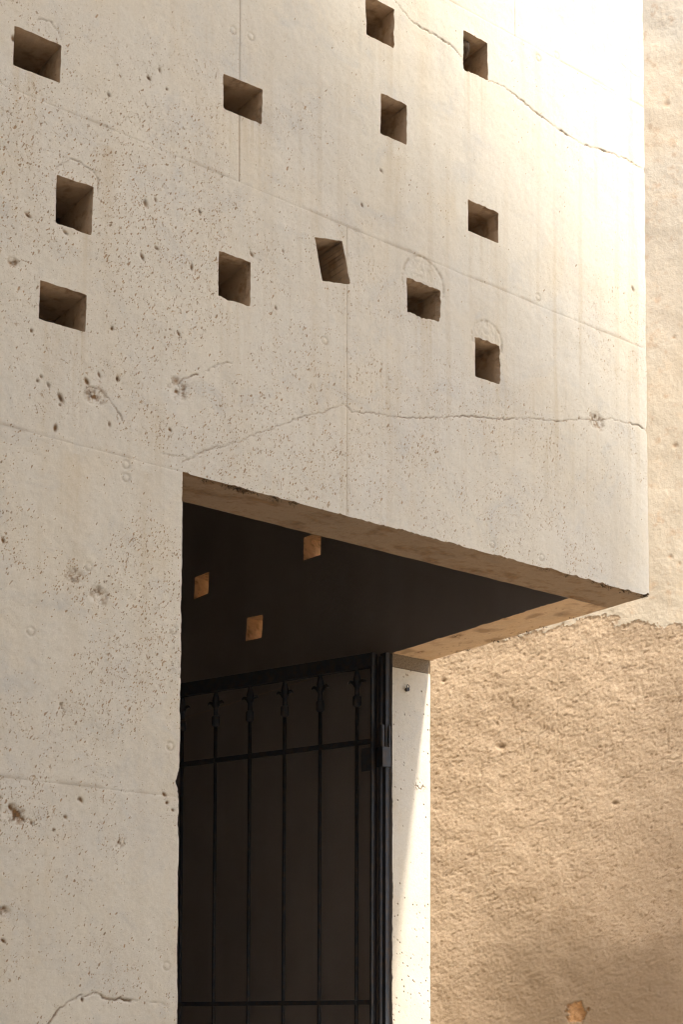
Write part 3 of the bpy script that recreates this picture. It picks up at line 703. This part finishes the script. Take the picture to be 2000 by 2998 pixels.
# ------------------------------------------------------------------ side wall
BEND = 5.6
SHOLES = [([(-2.078, 4.069), (-1.930, 4.062), (-1.934, 3.943), (-2.081, 3.951)], 2.0),
          ([(-3.125, 4.114), (-2.976, 4.109), (-2.985, 3.990), (-3.132, 3.993)], 2.0),
          ([(-2.591, 3.766), (-2.442, 3.750), (-2.455, 3.630), (-2.602, 3.644)], 2.0)]
def build_side():
    ZM = ZB - 0.066
    f = 0.006
    A_ = lines((-BEND, -3.3, 0.08), (-3.3, -D, 0.012), (-D, -TA, f))
    B_ = lines((0, 1.5, 0.08), (1.5, ZM, f), (ZM, ZB, f), (ZB, 4.3, 0.010), (4.3, TOP, 0.08))
    ga, gb = np.meshgrid(A_, B_, indexing='ij')
    cga, cgb = np.meshgrid((A_[1:] + A_[:-1]) / 2, (B_[1:] + B_[:-1]) / 2, indexing='ij')
    pid = np.where(cgb > ZB, 0, np.where(cgb > ZM, 1, 2))
    pid[(cgb < ZB) & (cga > -D)] = -1
    H = (fbm(ga * 3, gb * 3, 301, 4) - 0.5) * 0.004
    dirt = np.zeros_like(H); dA = np.zeros_like(H); dB = np.zeros_like(H)
    # worn edges
    zz = B_
    w = np.clip((fbm(zz * 32, zz * 0, 303, 4, 0.65) - 0.42) * 0.014, 0, 0.012) * np.clip((3.0 - zz) / 0.4, 0.15, 1)
    H -= (np.abs(ga + D) < 1e-4) * (gb <= ZM + 1e-6) * w[None, :]
    dA -= (np.abs(ga + D) < 1e-4) * ((gb > ZM + 1e-4) & (gb < ZB - 1e-4)) * 0.004
    wb = np.clip((fbm(A_ * 26, A_ * 0, 305, 4, 0.6) - 0.5) * 0.012, 0, 0.008)
    dB += np.clip(1 - (gb - ZB) / 0.03, 0, 1) * (gb >= ZB - 1e-6) * (ga >= -D - 1e-6) * wb[:, None]
    kA = np.zeros_like(H); kB = np.zeros_like(H)
    for k, (P, rg) in enumerate(SHOLES):
        Q = rough_poly(P, [rg * 0.001] * 4, 320 + k)
        ins = in_poly(cga, cgb, Q); pid[ins] = -1
        nv = np.zeros(ga.shape, int)
        for a in (0, 1):
            for b in (0, 1): nv[a:a + ins.shape[0], b:b + ins.shape[1]] += ins
        ii, jj = np.nonzero((nv > 0) & (nv < 4))
        qx, qy = snap(ga[ii, jj], gb[ii, jj], Q)
        dA[ii, jj] = qx - ga[ii, jj]; dB[ii, jj] = qy - gb[ii, jj]
        qx, qy = snap(ga[ii, jj], gb[ii, jj], np.array(P))
        kA[ii, jj] = qx - ga[ii, jj]; kB[ii, jj] = qy - gb[ii, jj]
    kA += np.where((np.abs(ga + D) < 1e-4) & (gb > ZM + 1e-4) & (gb < ZB - 1e-4), dA, 0)
    def ksteps(kind, a, b):
        K = np.full(len(a), 1)
        if kind == 'bottom': K[(np.abs(b - ZB) < 0.002) & (a > -D - 1e-6)] = 40
        if kind == 'right': K[(np.abs(a + D) < 0.002) & (b > 1.45)] = 52
        K[(a < -1.8) & (a > -3.2) & (b > 3.55) & (b < 4.2)] = 16
        return K
    pr = np.random.default_rng(5)
    def skirt(kind, a, b, dep):
        if kind == 'bottom' and a.shape[1] > 30:
            fib = fbm(a * 34 + dep * 9, dep * 52, 331, 5, 0.65)
            out = np.exp(-(TB - dep) / 0.05)
            web = 0.7 * np.exp(-((a + 0.78) / 0.16) ** 2) + 0.4 * np.exp(-((a + 0.3) / 0.1) ** 2) + 0.5 * np.exp(-((a + 1.15) / 0.1) ** 2)
            dd = np.clip((fib - 0.69 + 0.34 * web * out) * 3.2, 0, 0.95)
            dd = np.maximum(dd, np.clip((fbm(a * 10, dep * 14, 333, 4) - 0.56) * 2, 0, 0.4))
            blot = 0.95 * np.exp(-((a + 0.95) / 0.035) ** 2 - ((dep - 0.03) / 0.02) ** 2) * (fib > 0.42) + 0.8 * np.exp(-((a + 1.27) / 0.03) ** 2 - ((dep - 0.09) / 0.012) ** 2) * (fib > 0.45)
            return (fbm(a * 14, dep * 14, 335, 3) - 0.5) * 0.004, np.clip(np.maximum(dd, blot), 0, 0.95)
        if kind == 'right' and a.shape[1] > 40:
            if b.mean() > ZM:
                return np.zeros_like(a), np.zeros_like(a)
            n = fbm(dep * 150, b * 150, 337, 2, 0.5)
            thr = 0.90 - 0.05 * np.clip((2.3 - b) / 0.5, 0, 1)
            p = np.clip((n - thr + 0.03) * 14, 0, 1)
            cl = np.exp(-((dep - 0.17) / 0.03) ** 2 - ((b - 2.72) / 0.02) ** 2) * (vnoise(dep * 180, b * 180, 9) > 0.66)
            p = np.maximum(p, cl)
            return (fbm(dep * 6, b * 6, 339, 3) - 0.5) * 0.004 - p * 0.004, p * 0.8 + 0.05 * fbm(dep * 8, b * 8, 341, 4)
        if a.shape[1] > 8:
            return (fbm((a + b) * 40, dep * 40, 343, 3) - 0.5) * 0.005, np.clip((fbm((a + b) * 30, dep * 60, 345, 4, 0.6) - 0.55) * 2.2, 0, 0.5)
        return np.zeros_like(a), np.full_like(a, 0.05)
    root = empty('side_wall', (0, D, 0))
    tag(root, 'concrete side wall on a slim white pier, turning the corner behind the gate', 'concrete wall')
    fr = ((-TB, 0, 0), (0, -1, 0), (0, 0, 1), (-1, 0, 0))
    meshes = relief_panels(fr, A_, B_, pid, H, dA, dB, dirt, TB, ksteps, {0: 0.0, 1: -0.004, 2: 0.0}, skirt, hole_k=16, back=(kA, kB))
    for p, (nm, mt) in {0: ('upper_panel', ('lining', 'concrete_bounce', 'jamb')), 1: ('mortar_bed', ('lining', 'mortar')), 2: ('pier', ('lining', 'concrete'))}.items():
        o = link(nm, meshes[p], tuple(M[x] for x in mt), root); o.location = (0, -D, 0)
    ac = [-BEND, -D, -TA] + [q[0] for P, _ in SHOLES for q in P]; bc = [0, ZB, TOP] + [q[1] for P, _ in SHOLES for q in P]
    boxes = [(min(q[0] for q in P), max(q[0] for q in P), min(q[1] for q in P), max(q[1] for q in P)) for P, _ in SHOLES]
    def solid(a, b):
        if a > -D and b < ZB: return False
        return not any(x0 < a < x1 and z0 < b < z1 for x0, x1, z0, z1 in boxes)
    o = link('outer_face', sheet_with_holes(fr, ac, bc, solid, -TB), (M['concrete'],), root); o.location = (0, -D, 0)
    # small anchor screw with a loop, on the pier
    hk = MB()
    hk.tube([(-0.147, D + 0.004, 3.168), (-0.147, D - 0.014, 3.168)], 0.009, 10)
    hk.tube([(-0.147 + 0.008 * math.cos(t), D - 0.012, 3.180 + 0.010 * math.sin(t)) for t in np.linspace(-0.6, 3.7, 10)], 0.0022, 6)
    o = hk.build('anchor_hook', M['iron'], root); o.location = (0, -D, 0)
build_side()

# ------------------------------------------------------------------ rest of the building (closes the dark room behind)
rm = empty('entrance_room', (-3, 2.8, 0))
tag(rm, 'dark roofed entrance room behind the concrete walls', 'room')
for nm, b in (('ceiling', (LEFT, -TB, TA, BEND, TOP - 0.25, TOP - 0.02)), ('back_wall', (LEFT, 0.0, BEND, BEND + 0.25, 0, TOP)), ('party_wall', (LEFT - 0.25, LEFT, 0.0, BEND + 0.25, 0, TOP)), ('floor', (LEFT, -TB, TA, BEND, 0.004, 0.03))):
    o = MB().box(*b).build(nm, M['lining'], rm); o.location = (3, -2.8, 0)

# ------------------------------------------------------------------ gate
GA = math.radians(90 + 19)
gate = empty('iron_gate', (-0.2927, 1.4230, 0), GA)
tag(gate, 'black wrought iron gate with spear tips, standing open in the dark entrance', 'gate')
ZT = 3.333
gw = 1.42
MB().box(-0.002, gw, -0.018, 0.018, ZT - 0.066, ZT, 0.002).build('top_rail', M['iron'], gate)
MB().box(0.0, gw, -0.008, 0.008, 2.905, 2.929, 0.002).build('middle_rail', M['iron'], gate)
MB().box(0.0, gw, -0.008, 0.008, 1.685, 1.707, 0.002).build('lower_rail', M['iron'], gate)
MB().box(0.0, gw, -0.018, 0.018, 0.06, 0.11, 0.002).build('bottom_rail', M['iron'], gate)
for g0, g1 in ((0.0, 0.012), (gw, gw + 0.04)):
    MB().box(g0 - 0.0, g1, -0.02, 0.02, 0.06, ZT + 0.001, 0.002).build('stile', M['iron'], gate)
def spear_mesh():
    b = MB()
    # blade: four sided
    prof = [(0.000, 0.007), (-0.020, 0.0125), (-0.048, 0.019), (-0.060, 0.0165), (-0.075, 0.013), (-0.100, 0.0115), (-0.130, 0.0125)]
    b.tube([(0, 0, z) for z, r in prof], [r for z, r in prof], 8)
    for sg in (-1, 1):     # curled side leaves
        pts = [(sg * 0.006, 0, -0.088), (sg * 0.016, 0, -0.070), (sg * 0.026, 0, -0.060), (sg * 0.037, 0, -0.0555), (sg * 0.047, 0, -0.061), (sg * 0.052, 0, -0.068)]
        b.tube(pts, [0.006, 0.0085, 0.0085, 0.007, 0.0045, 0.0015], 6)
    return b.mesh('spearhead', True)
def collar_mesh():
    b = MB()
    prof = [(0, 0.010), (-0.003, 0.0185), (-0.008, 0.0205), (-0.044, 0.0205), (-0.050, 0.018), (-0.056, 0.010)]
    b.tube([(0, 0, z) for z, r in prof], [r for z, r in prof], 12)
    return b.mesh('collar', False)
sp_me, co_me = spear_mesh(), collar_mesh()
bar_me = MB().tube([(0, 0, 0.1), (0, 0, ZT - 0.066 - 0.10)], 0.0092, 12).mesh('bar', True)
for me in (sp_me, co_me, bar_me): me.materials.append(M['iron'])
for g in (0.098, 0.309, 0.519, 0.731, 0.947, 1.164, 1.375):
    br = link('bar', bar_me, (), gate); br.location = (g, 0, 0)
    s_ = link('spearhead', sp_me, (), br); s_.location = (0, 0, ZT - 0.064)
    c_ = link('collar', co_me, (), br); c_.location = (0, 0, ZT - 0.064 - 0.126)
MB().box(0.012, 0.062, 0.012, 0.017, 2.775, 2.885, 0.001).build('lock_plate', M['iron'], gate)

post = empty('gate_post', (-TB - 0.03, D + 0.06, 0))
tag(post, 'slim dark steel post with a chunky hinge beside the white pier', 'gate post')
def pb(nm, *b, bev=0.002):
    o = MB().box(*b, bev).build(nm, M['iron'], post); o.location = (TB + 0.03, -D - 0.06, 0); return o
pb('post_tube', -0.262, -0.2395, D + 0.012, D + 0.055, 0.0, ZT)
o = MB().tube([(-0.274, D + 0.035, 0.1), (-0.274, D + 0.035, ZT - 0.02)], 0.0095, 12).build('hinge_rod', M['iron'], post, True); o.location = (TB + 0.03, -D - 0.06, 0)
o = MB().box(-0.291, -0.240, D + 0.000, D + 0.045, 2.790, 2.884, 0.003).build('hinge_block', M['iron'], post); o.location = (TB + 0.03, -D - 0.06, 0)
o = MB().tube([(-0.276, D + 0.024, 2.884), (-0.276, D + 0.024, 2.988)], 0.012, 12).build('hinge_knuckle', M['iron'], post); o.location = (TB + 0.03, -D - 0.06, 0)
pb('hinge_leaf', -0.2500, -0.2405, D + 0.002, D + 0.011, 2.884, 2.986)

# ------------------------------------------------------------------ neighbour's wall across the alley
NYAW = YAW + 0.18
NO = Vector((-4.68227 + math.sin(YAW) * 9.2 + math.cos(YAW) * 1.3, -4.07504 + math.cos(YAW) * 9.2 - math.sin(YAW) * 1.3, 0)) - Vector((math.cos(NYAW), -math.sin(NYAW), 0)) * 1.3
def build_neighbour():
    A_ = lines((-1.0, 0.10, 0.06), (0.10, 0.42, 0.010), (0.42, 2.24, 0.006), (2.24, 3.7, 0.010), (3.7, 6.5, 0.09))
    B_ = lines((0, 1.5, 0.06), (1.5, 4.35, 0.0058), (4.35, 8.2, 0.011), (8.2, 11.0, 0.1))
    ga, gb = np.meshgrid(A_, B_, indexing='ij')
    cga, cgb = np.meshgrid((A_[1:] + A_[:-1]) / 2, (B_[1:] + B_[:-1]) / 2, indexing='ij')
    def edge(a):
        x = np.interp(a, [-1.0, 0.6, 1.0, 1.25, 1.339, 1.40, 1.465, 1.52, 1.613, 1.640, 1.664, 1.70, 1.78, 1.85, 1.906, 1.958, 2.02, 2.095, 3.5, 6.5],
                      [3.9, 3.95, 3.98, 4.03, 4.06, 4.045, 4.10, 4.085, 4.128, 4.10, 4.036, 4.045, 4.052, 4.035, 4.046, 4.012, 4.03, 4.036, 4.0, 4.05])
        return x
    def bound(a, b):
        e = edge(a) + (fbm(a * 22, b * 22, 401, 4, 0.6) - 0.5) * 0.10
        lobe = (np.hypot((a - 1.66) / 0.045, (b - 4.085) / 0.02) < 1)
        return (b > e) & ~lobe
    pid = np.where(bound(cga, cgb), 1, 0)
    coat = bound(ga, gb)
    fineA = (ga > 0.40) & (ga < 2.26)
    # float-trowelled rough render: diagonal drag marks, crumbs, holes
    wv_ = fbm(ga * 3, gb * 3, 409, 3)
    u = (ga * 0.86 + gb * 0.5); v = (-ga * 0.5 + gb * 0.86)
    drag = fbm(u * 13 + 4 * wv_, v * 52 + 7 * wv_, 411, 4, 0.6)
    lump = fbm(u * 34, v * 48, 413, 4, 0.65)
    crumb = fbm(ga * 95, gb * 95, 415, 2, 0.6)
    wave = fbm(ga * 2.2, gb * 2.2, 417, 3)
    H = (drag - 0.5) * 0.0032 + (lump - 0.5) * 0.0016 + (crumb - 0.5) * 0.0040 + (fbm(ga * 11, gb * 11, 418, 4, 0.6) - 0.5) * 0.006 + (wave - 0.5) * 0.03
    pit = np.clip(fbm(u * 42, v * 75, 419, 3, 0.6) - 0.64, 0, 1)
    rdg = 1 - np.abs(2 * fbm(u * 2.6 + 2 * wv_, v * 8 + 2 * wv_, 461, 4, 0.55) - 1)
    H += (rdg ** 4 - 0.4) * 0.0022
    H -= pit * 0.013
    dirt = np.clip(pit * 3.6, 0, 0.45)
    # hairline cracks
    nr = np.random.default_rng(12)
    def hair(p0, ang, L, dd=0.5):
        n = int(L / 0.004); x, z = p0; a = ang
        for k in range(n):
            a += nr.normal(0, 0.28); a += (ang - a) * 0.12
            x += math.cos(a) * 0.004; z += math.sin(a) * 0.004
            i = np.searchsorted(A_, x); j = np.searchsorted(B_, z)
            if 1 < i < len(A_) - 2 and 1 < j < len(B_) - 2 and z < edge(x) - 0.03:
                H[i, j] -= 0.0016; dirt[i, j] = max(dirt[i, j], dd * 0.3)
    for p0, an, L in (((1.02, 3.62), -1.4, 0.42), ((1.55, 3.95), -1.7, 0.30), ((1.35, 3.6), -2.2, 0.55), ((1.9, 3.45), -2.6, 0.7), ((0.95, 3.35), -2.4, 0.35),
                      ((1.65, 3.1), 0.45, 0.5), ((2.0, 3.7), -1.6, 0.5), ((1.1, 2.8), 0.4, 0.4)):
        hair(p0, an, L)
    chip = np.zeros_like(H)
    rr = np.hypot((ga - 1.428) / 0.062, (gb - 1.687) / 0.070) + (fbm(ga * 30, gb * 30, 431, 4, 0.65) - 0.5) * 1.3
    c = np.clip((1 - rr) * 6, 0, 1); chip = np.maximum(chip, c); H -= c * (0.012 + 0.014 * fbm(ga * 45, gb * 45, 433, 3))
    dirt = np.where(c > 0.5, 0, dirt)
    for x, z, r in ((0.979, 3.315, 0.016), (1.66, 2.95, 0.012), (0.62, 3.74, 0.010)):
        q = np.exp(-(np.hypot((ga - x) / 1.4, gb - z) / r) ** 2); H -= q * 0.012; dirt = np.maximum(dirt, q * 0.8)
    damp_shade = np.clip((fbm(ga * 1.6 + 4, gb * 1.6, 441, 4, 0.55) - 0.33) * 3.2, 0, 0.9) * np.clip((3.0 - gb + 0.8 * (fbm(ga * 2.5, gb * 2.5, 445, 4) - 0.5)) / 1.1, 0, 1) * np.clip((ga - 0.35) / 0.8, 0.25, 1)  # damp stain plus painted shade, darker toward the lower right
    damp_shade = np.maximum(damp_shade, 0.6 * np.clip((fbm(ga * 1.1 + 4, gb * 1.1, 443, 4, 0.55) - 0.48) * 2.5, 0, 1) * np.clip((gb - 4.6) / 1.5, 0, 1))  # upper patches only tint the coat tan
    # lime coat: thin, smoother, lies over the render
    Hc = (wave - 0.5) * 0.02 + (fbm(ga * 9, gb * 9, 451, 4, 0.55) - 0.5) * 0.005 + (lump - 0.5) * 0.0014 + (fbm(ga * 60, gb * 60, 453, 2) - 0.5) * 0.0014 + 0.002
    dc = np.zeros_like(H)
    for x, z, r in ((2.013, 7.296, 0.018), (2.040, 5.813, 0.011), (2.039, 5.135, 0.014), (2.005, 4.446, 0.013), (2.06, 4.40, 0.009)):
        q = np.exp(-(np.hypot(ga - x, (gb - z) * 1.2) / r) ** 2); Hc -= q * 0.005; dc = np.maximum(dc, q * 0.6)
    dc = np.maximum(dc, np.clip((fbm(ga * 18, gb * 18, 455, 4, 0.65) - 0.64) * 2.2, 0, 0.35))
    # the strip of bare render that runs up into the coat
    fade = np.clip((ga - 0.10) / 0.15, 0, 1) * np.clip((3.7 - ga) / 0.3, 0, 1) * np.clip((gb - 1.5) / 0.10, 0, 1) * np.clip((8.2 - gb) / 0.2, 0, 1)
    low = (wave - 0.5) * 0.03
    H = low + (H - low) * fade; Hc = (wave - 0.5) * 0.02 + 0.002 + (Hc - (wave - 0.5) * 0.02 - 0.002) * fade; dirt = dirt * fade; dc = dc * fade
    H = np.where(coat, Hc, H); dirt = np.where(coat, dc, dirt)
    dA = np.zeros_like(H); dB = np.zeros_like(H)
    root = empty('neighbour_wall', (NO.x, NO.y, 0), -NYAW)
    tag(root, 'rough tan rendered wall of the next house with a flaking cream coat above', 'house wall')
    me = relief_panels(((0, 0, 0), (1, 0, 0), (0, 0, 1), (0, -1, 0)), A_, B_, pid, H, dA, dB, dirt, 0.35, lambda k, a, b: np.ones(len(a), int), {0: 0.0, 1: 0.0015},
                       lambda k, a, b, d: (np.zeros_like(a), np.zeros_like(a)), {'damp_shade': damp_shade, 'chip': chip}, joint=0.012)
    link('rough_render', me[0], (M['render'], M['render']), root)
    link('cream_coat', me[1], (M['cream'], M['cream']), root)
    MB().box(-1.0, 6.5, 0.05, 0.35, 0.0, 10.99).build('wall_core', M['ochre'], root)
build_neighbour()

# ------------------------------------------------------------------ unseen houses added to shade the facade and the tan wall
def house(name, s0, s1, u0, u1, eave_r, slope, ridge_s, label):
    r = empty(name, ((s0 + s1) / 2, u0, 0))
    tag(r, label, 'house')
    off = (-(s0 + s1) / 2, -u0, 0)
    zr = eave_r + (s1 - ridge_s) * slope; zl = zr - (ridge_s - s0) * slope
    me = bpy.data.meshes.new('wall')
    pts = [(s0, 0), (s1, 0), (s1, eave_r), (ridge_s, zr), (s0, zl)]
    n = len(pts)
    V = [(a, u0, z) for a, z in pts] + [(a, u1, z) for a, z in pts]
    F = [tuple(range(n)), tuple(range(2 * n - 1, n - 1, -1))] + [(k, (k + 1) % n, n + (k + 1) % n, n + k) for k in range(n)]
    me.from_pydata(V, [], F); me.update()
    bm = bmesh.new(); bm.from_mesh(me); bmesh.ops.recalc_face_normals(bm, faces=bm.faces); bm.to_mesh(me); bm.free()
    o = link('wall', me, (M['ochre'],), r); o.location = off
    b = MB()
    for (xa, za), (xb, zb) in (((s1, eave_r), (ridge_s, zr)), ((ridge_s, zr), (s0, zl))):
        vs = [b.bm.verts.new(p) for p in ((xa, u0, za + 0.005), (xb, u0, zb + 0.005), (xb, u1, zb + 0.005), (xa, u1, za + 0.005), (xa, u0, za + 0.09), (xb, u0, zb + 0.09), (xb, u1, zb + 0.09), (xa, u1, za + 0.09))]
        for f in ((0, 1, 2, 3), (4, 5, 6, 7), (0, 1, 5, 4), (1, 2, 6, 5), (2, 3, 7, 6), (3, 0, 4, 7)): b.bm.faces.new([vs[i] for i in f])
    o = b.build('roof', M['roof'], r); o.location = off
    for fl in range(1, 4):
        for ws in np.arange(s0 + 1.2, s1 - 1.0, 2.2):
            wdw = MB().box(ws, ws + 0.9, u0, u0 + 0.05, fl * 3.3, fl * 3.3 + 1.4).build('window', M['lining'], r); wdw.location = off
house('gabled_shade_house', -5.6, 1.62, -5.2, -8.5, 14.42, 0.806, -2.0, 'unseen tall ochre gabled house added across the street to shade the facade')  # added: roofline set so its shadow edge slants over the facade
house('terraced_shade_house', -11.5, -6.7, -1.2, -8.0, 12.5, 0.5, -9.0, 'unseen ochre terraced house added beside the street to block sky light')  # added off to the left to dim that side of the facade
house('tower_shade_house', 3.45, 4.8, -5.2, -6.6, 17.25, 0.1, 4.1, 'unseen slim plastered tower added along the street to shade the tan wall')  # added to cast a soft shadow low on the tan wall

# ------------------------------------------------------------------ small growth and litter
def tufts(name, label, base_pts, n, length, seed, mat, width=0.0014, droop=1.0):
    r_ = random.Random(seed); b = bmesh.new()
    for _ in range(n):
        x, y, z, nx, ny, nz, sp = r_.choice(base_pts)
        p = Vector((x + r_.gauss(0, sp), y + r_.gauss(0, sp * 0.35) * (0 if abs(ny) > 0.9 else 1), z + r_.uniform(-0.004, 0.003)))
        if abs(ny) > 0.9: p.y = y + abs(r_.gauss(0, 0.012))
        d = Vector((nx + r_.gauss(0, 0.8), ny * 0.6 + r_.gauss(0, 0.5), nz - 0.5 * droop + r_.gauss(0, 0.55))).normalized()
        L = length * r_.uniform(0.3, 1.2); w = width * r_.uniform(0.6, 1.6)
        prev = None
        for k in range(4):
            sd_ = d.cross(Vector((r_.gauss(0, 1), r_.gauss(0, 1), r_.gauss(0, 1)))).normalized() * w * (1 - k / 4.5)
            up_ = d.cross(sd_).normalized() * w * (1 - k / 4.5)
            ring = [b.verts.new(p + sd_), b.verts.new(p - sd_ * 0.5 + up_ * 0.87), b.verts.new(p - sd_ * 0.5 - up_ * 0.87)]
            if prev:
                for i in range(3): b.faces.new((prev[i], prev[(i + 1) % 3], ring[(i + 1) % 3], ring[i]))
            prev = ring
            p = p + d * (L / 3); d = (d + Vector((r_.gauss(0, 0.55), r_.gauss(0, 0.4), r_.gauss(0, 0.5)))).normalized()
    me = bpy.data.meshes.new(name); b.to_mesh(me); b.free()
    return tag(link(name, me, (mat,)), label, 'dry moss', kind='stuff')
edgeA = [(s, 0.004, ZB + 0.006, 0.2, -1.0, 0.0, 0.022) for s in (-2.11, -2.09, -2.06, -2.04, -2.02, -2.0, -1.98, -1.97, -1.95)] 
edgeA += [(-1.86, 0.004, ZB + 0.005, 0.2, -1, 0, 0.015), (-1.845, 0.004, ZB + 0.006, 0.2, -1, 0, 0.01), (-1.78, 0.004, ZB + 0.005, 0.2, -1, 0, 0.012)]
tufts('dry_moss', 'dark tangled dry moss clinging under the overhang near the pier', edgeA, 420, 0.017, 3, M['moss'], 0.0013)
edgeC = [(s, 0.004, ZB + 0.004, 0.2, -1.0, 0.0, sp) for s, sp in ((-0.60, 0.02), (-0.47, 0.006), (-0.31, 0.012), (-0.25, 0.012), (-0.21, 0.02), (-0.13, 0.012), (-0.04, 0.012), (-0.02, 0.006), (-0.01, 0.006))]
tufts('dry_moss', 'specks of dark moss along the overhang near its sharp corner', edgeC, 200, 0.012, 4, M['moss'], 0.0016)
edgeB = [(-0.004, u, ZB + 0.003, 0.3, 0.2, -0.2, 0.012) for u in (0.6, 0.7, 0.74, 0.78, 0.83, 0.9, 0.42, 1.1)]
tufts('dry_moss', 'wisps of dark moss along the far lower edge of the side wall', edgeB, 90, 0.016, 5, M['moss'], 0.0013)

# mud nest tucked in the upper right hole
nb_ = bmesh.new()
bmesh.ops.create_icosphere(nb_, subdivisions=4, radius=1)
for v in nb_.verts:
    n = v.co.copy()
    k = float(fbm(np.array([n.x * 2.2 + 3]), np.array([n.y * 2.2 + n.z * 1.7]), 77, 4)[0])
    f = 0.7 + 0.6 * k
    v.co = Vector((n.x * 0.026 * f, n.y * 0.030 * f, n.z * (0.040 if n.z < 0 else 0.028) * f))
for f in nb_.faces: f.smooth = True
nme = bpy.data.meshes.new('mud_nest'); nb_.to_mesh(nme); nb_.free()
no = link('mud_nest', nme, (M['mud'],))
no.location = (-0.972, 0.045, 5.268)
tag(no, 'small lumpy brown insect nest hanging inside the upper right hole', 'nest')
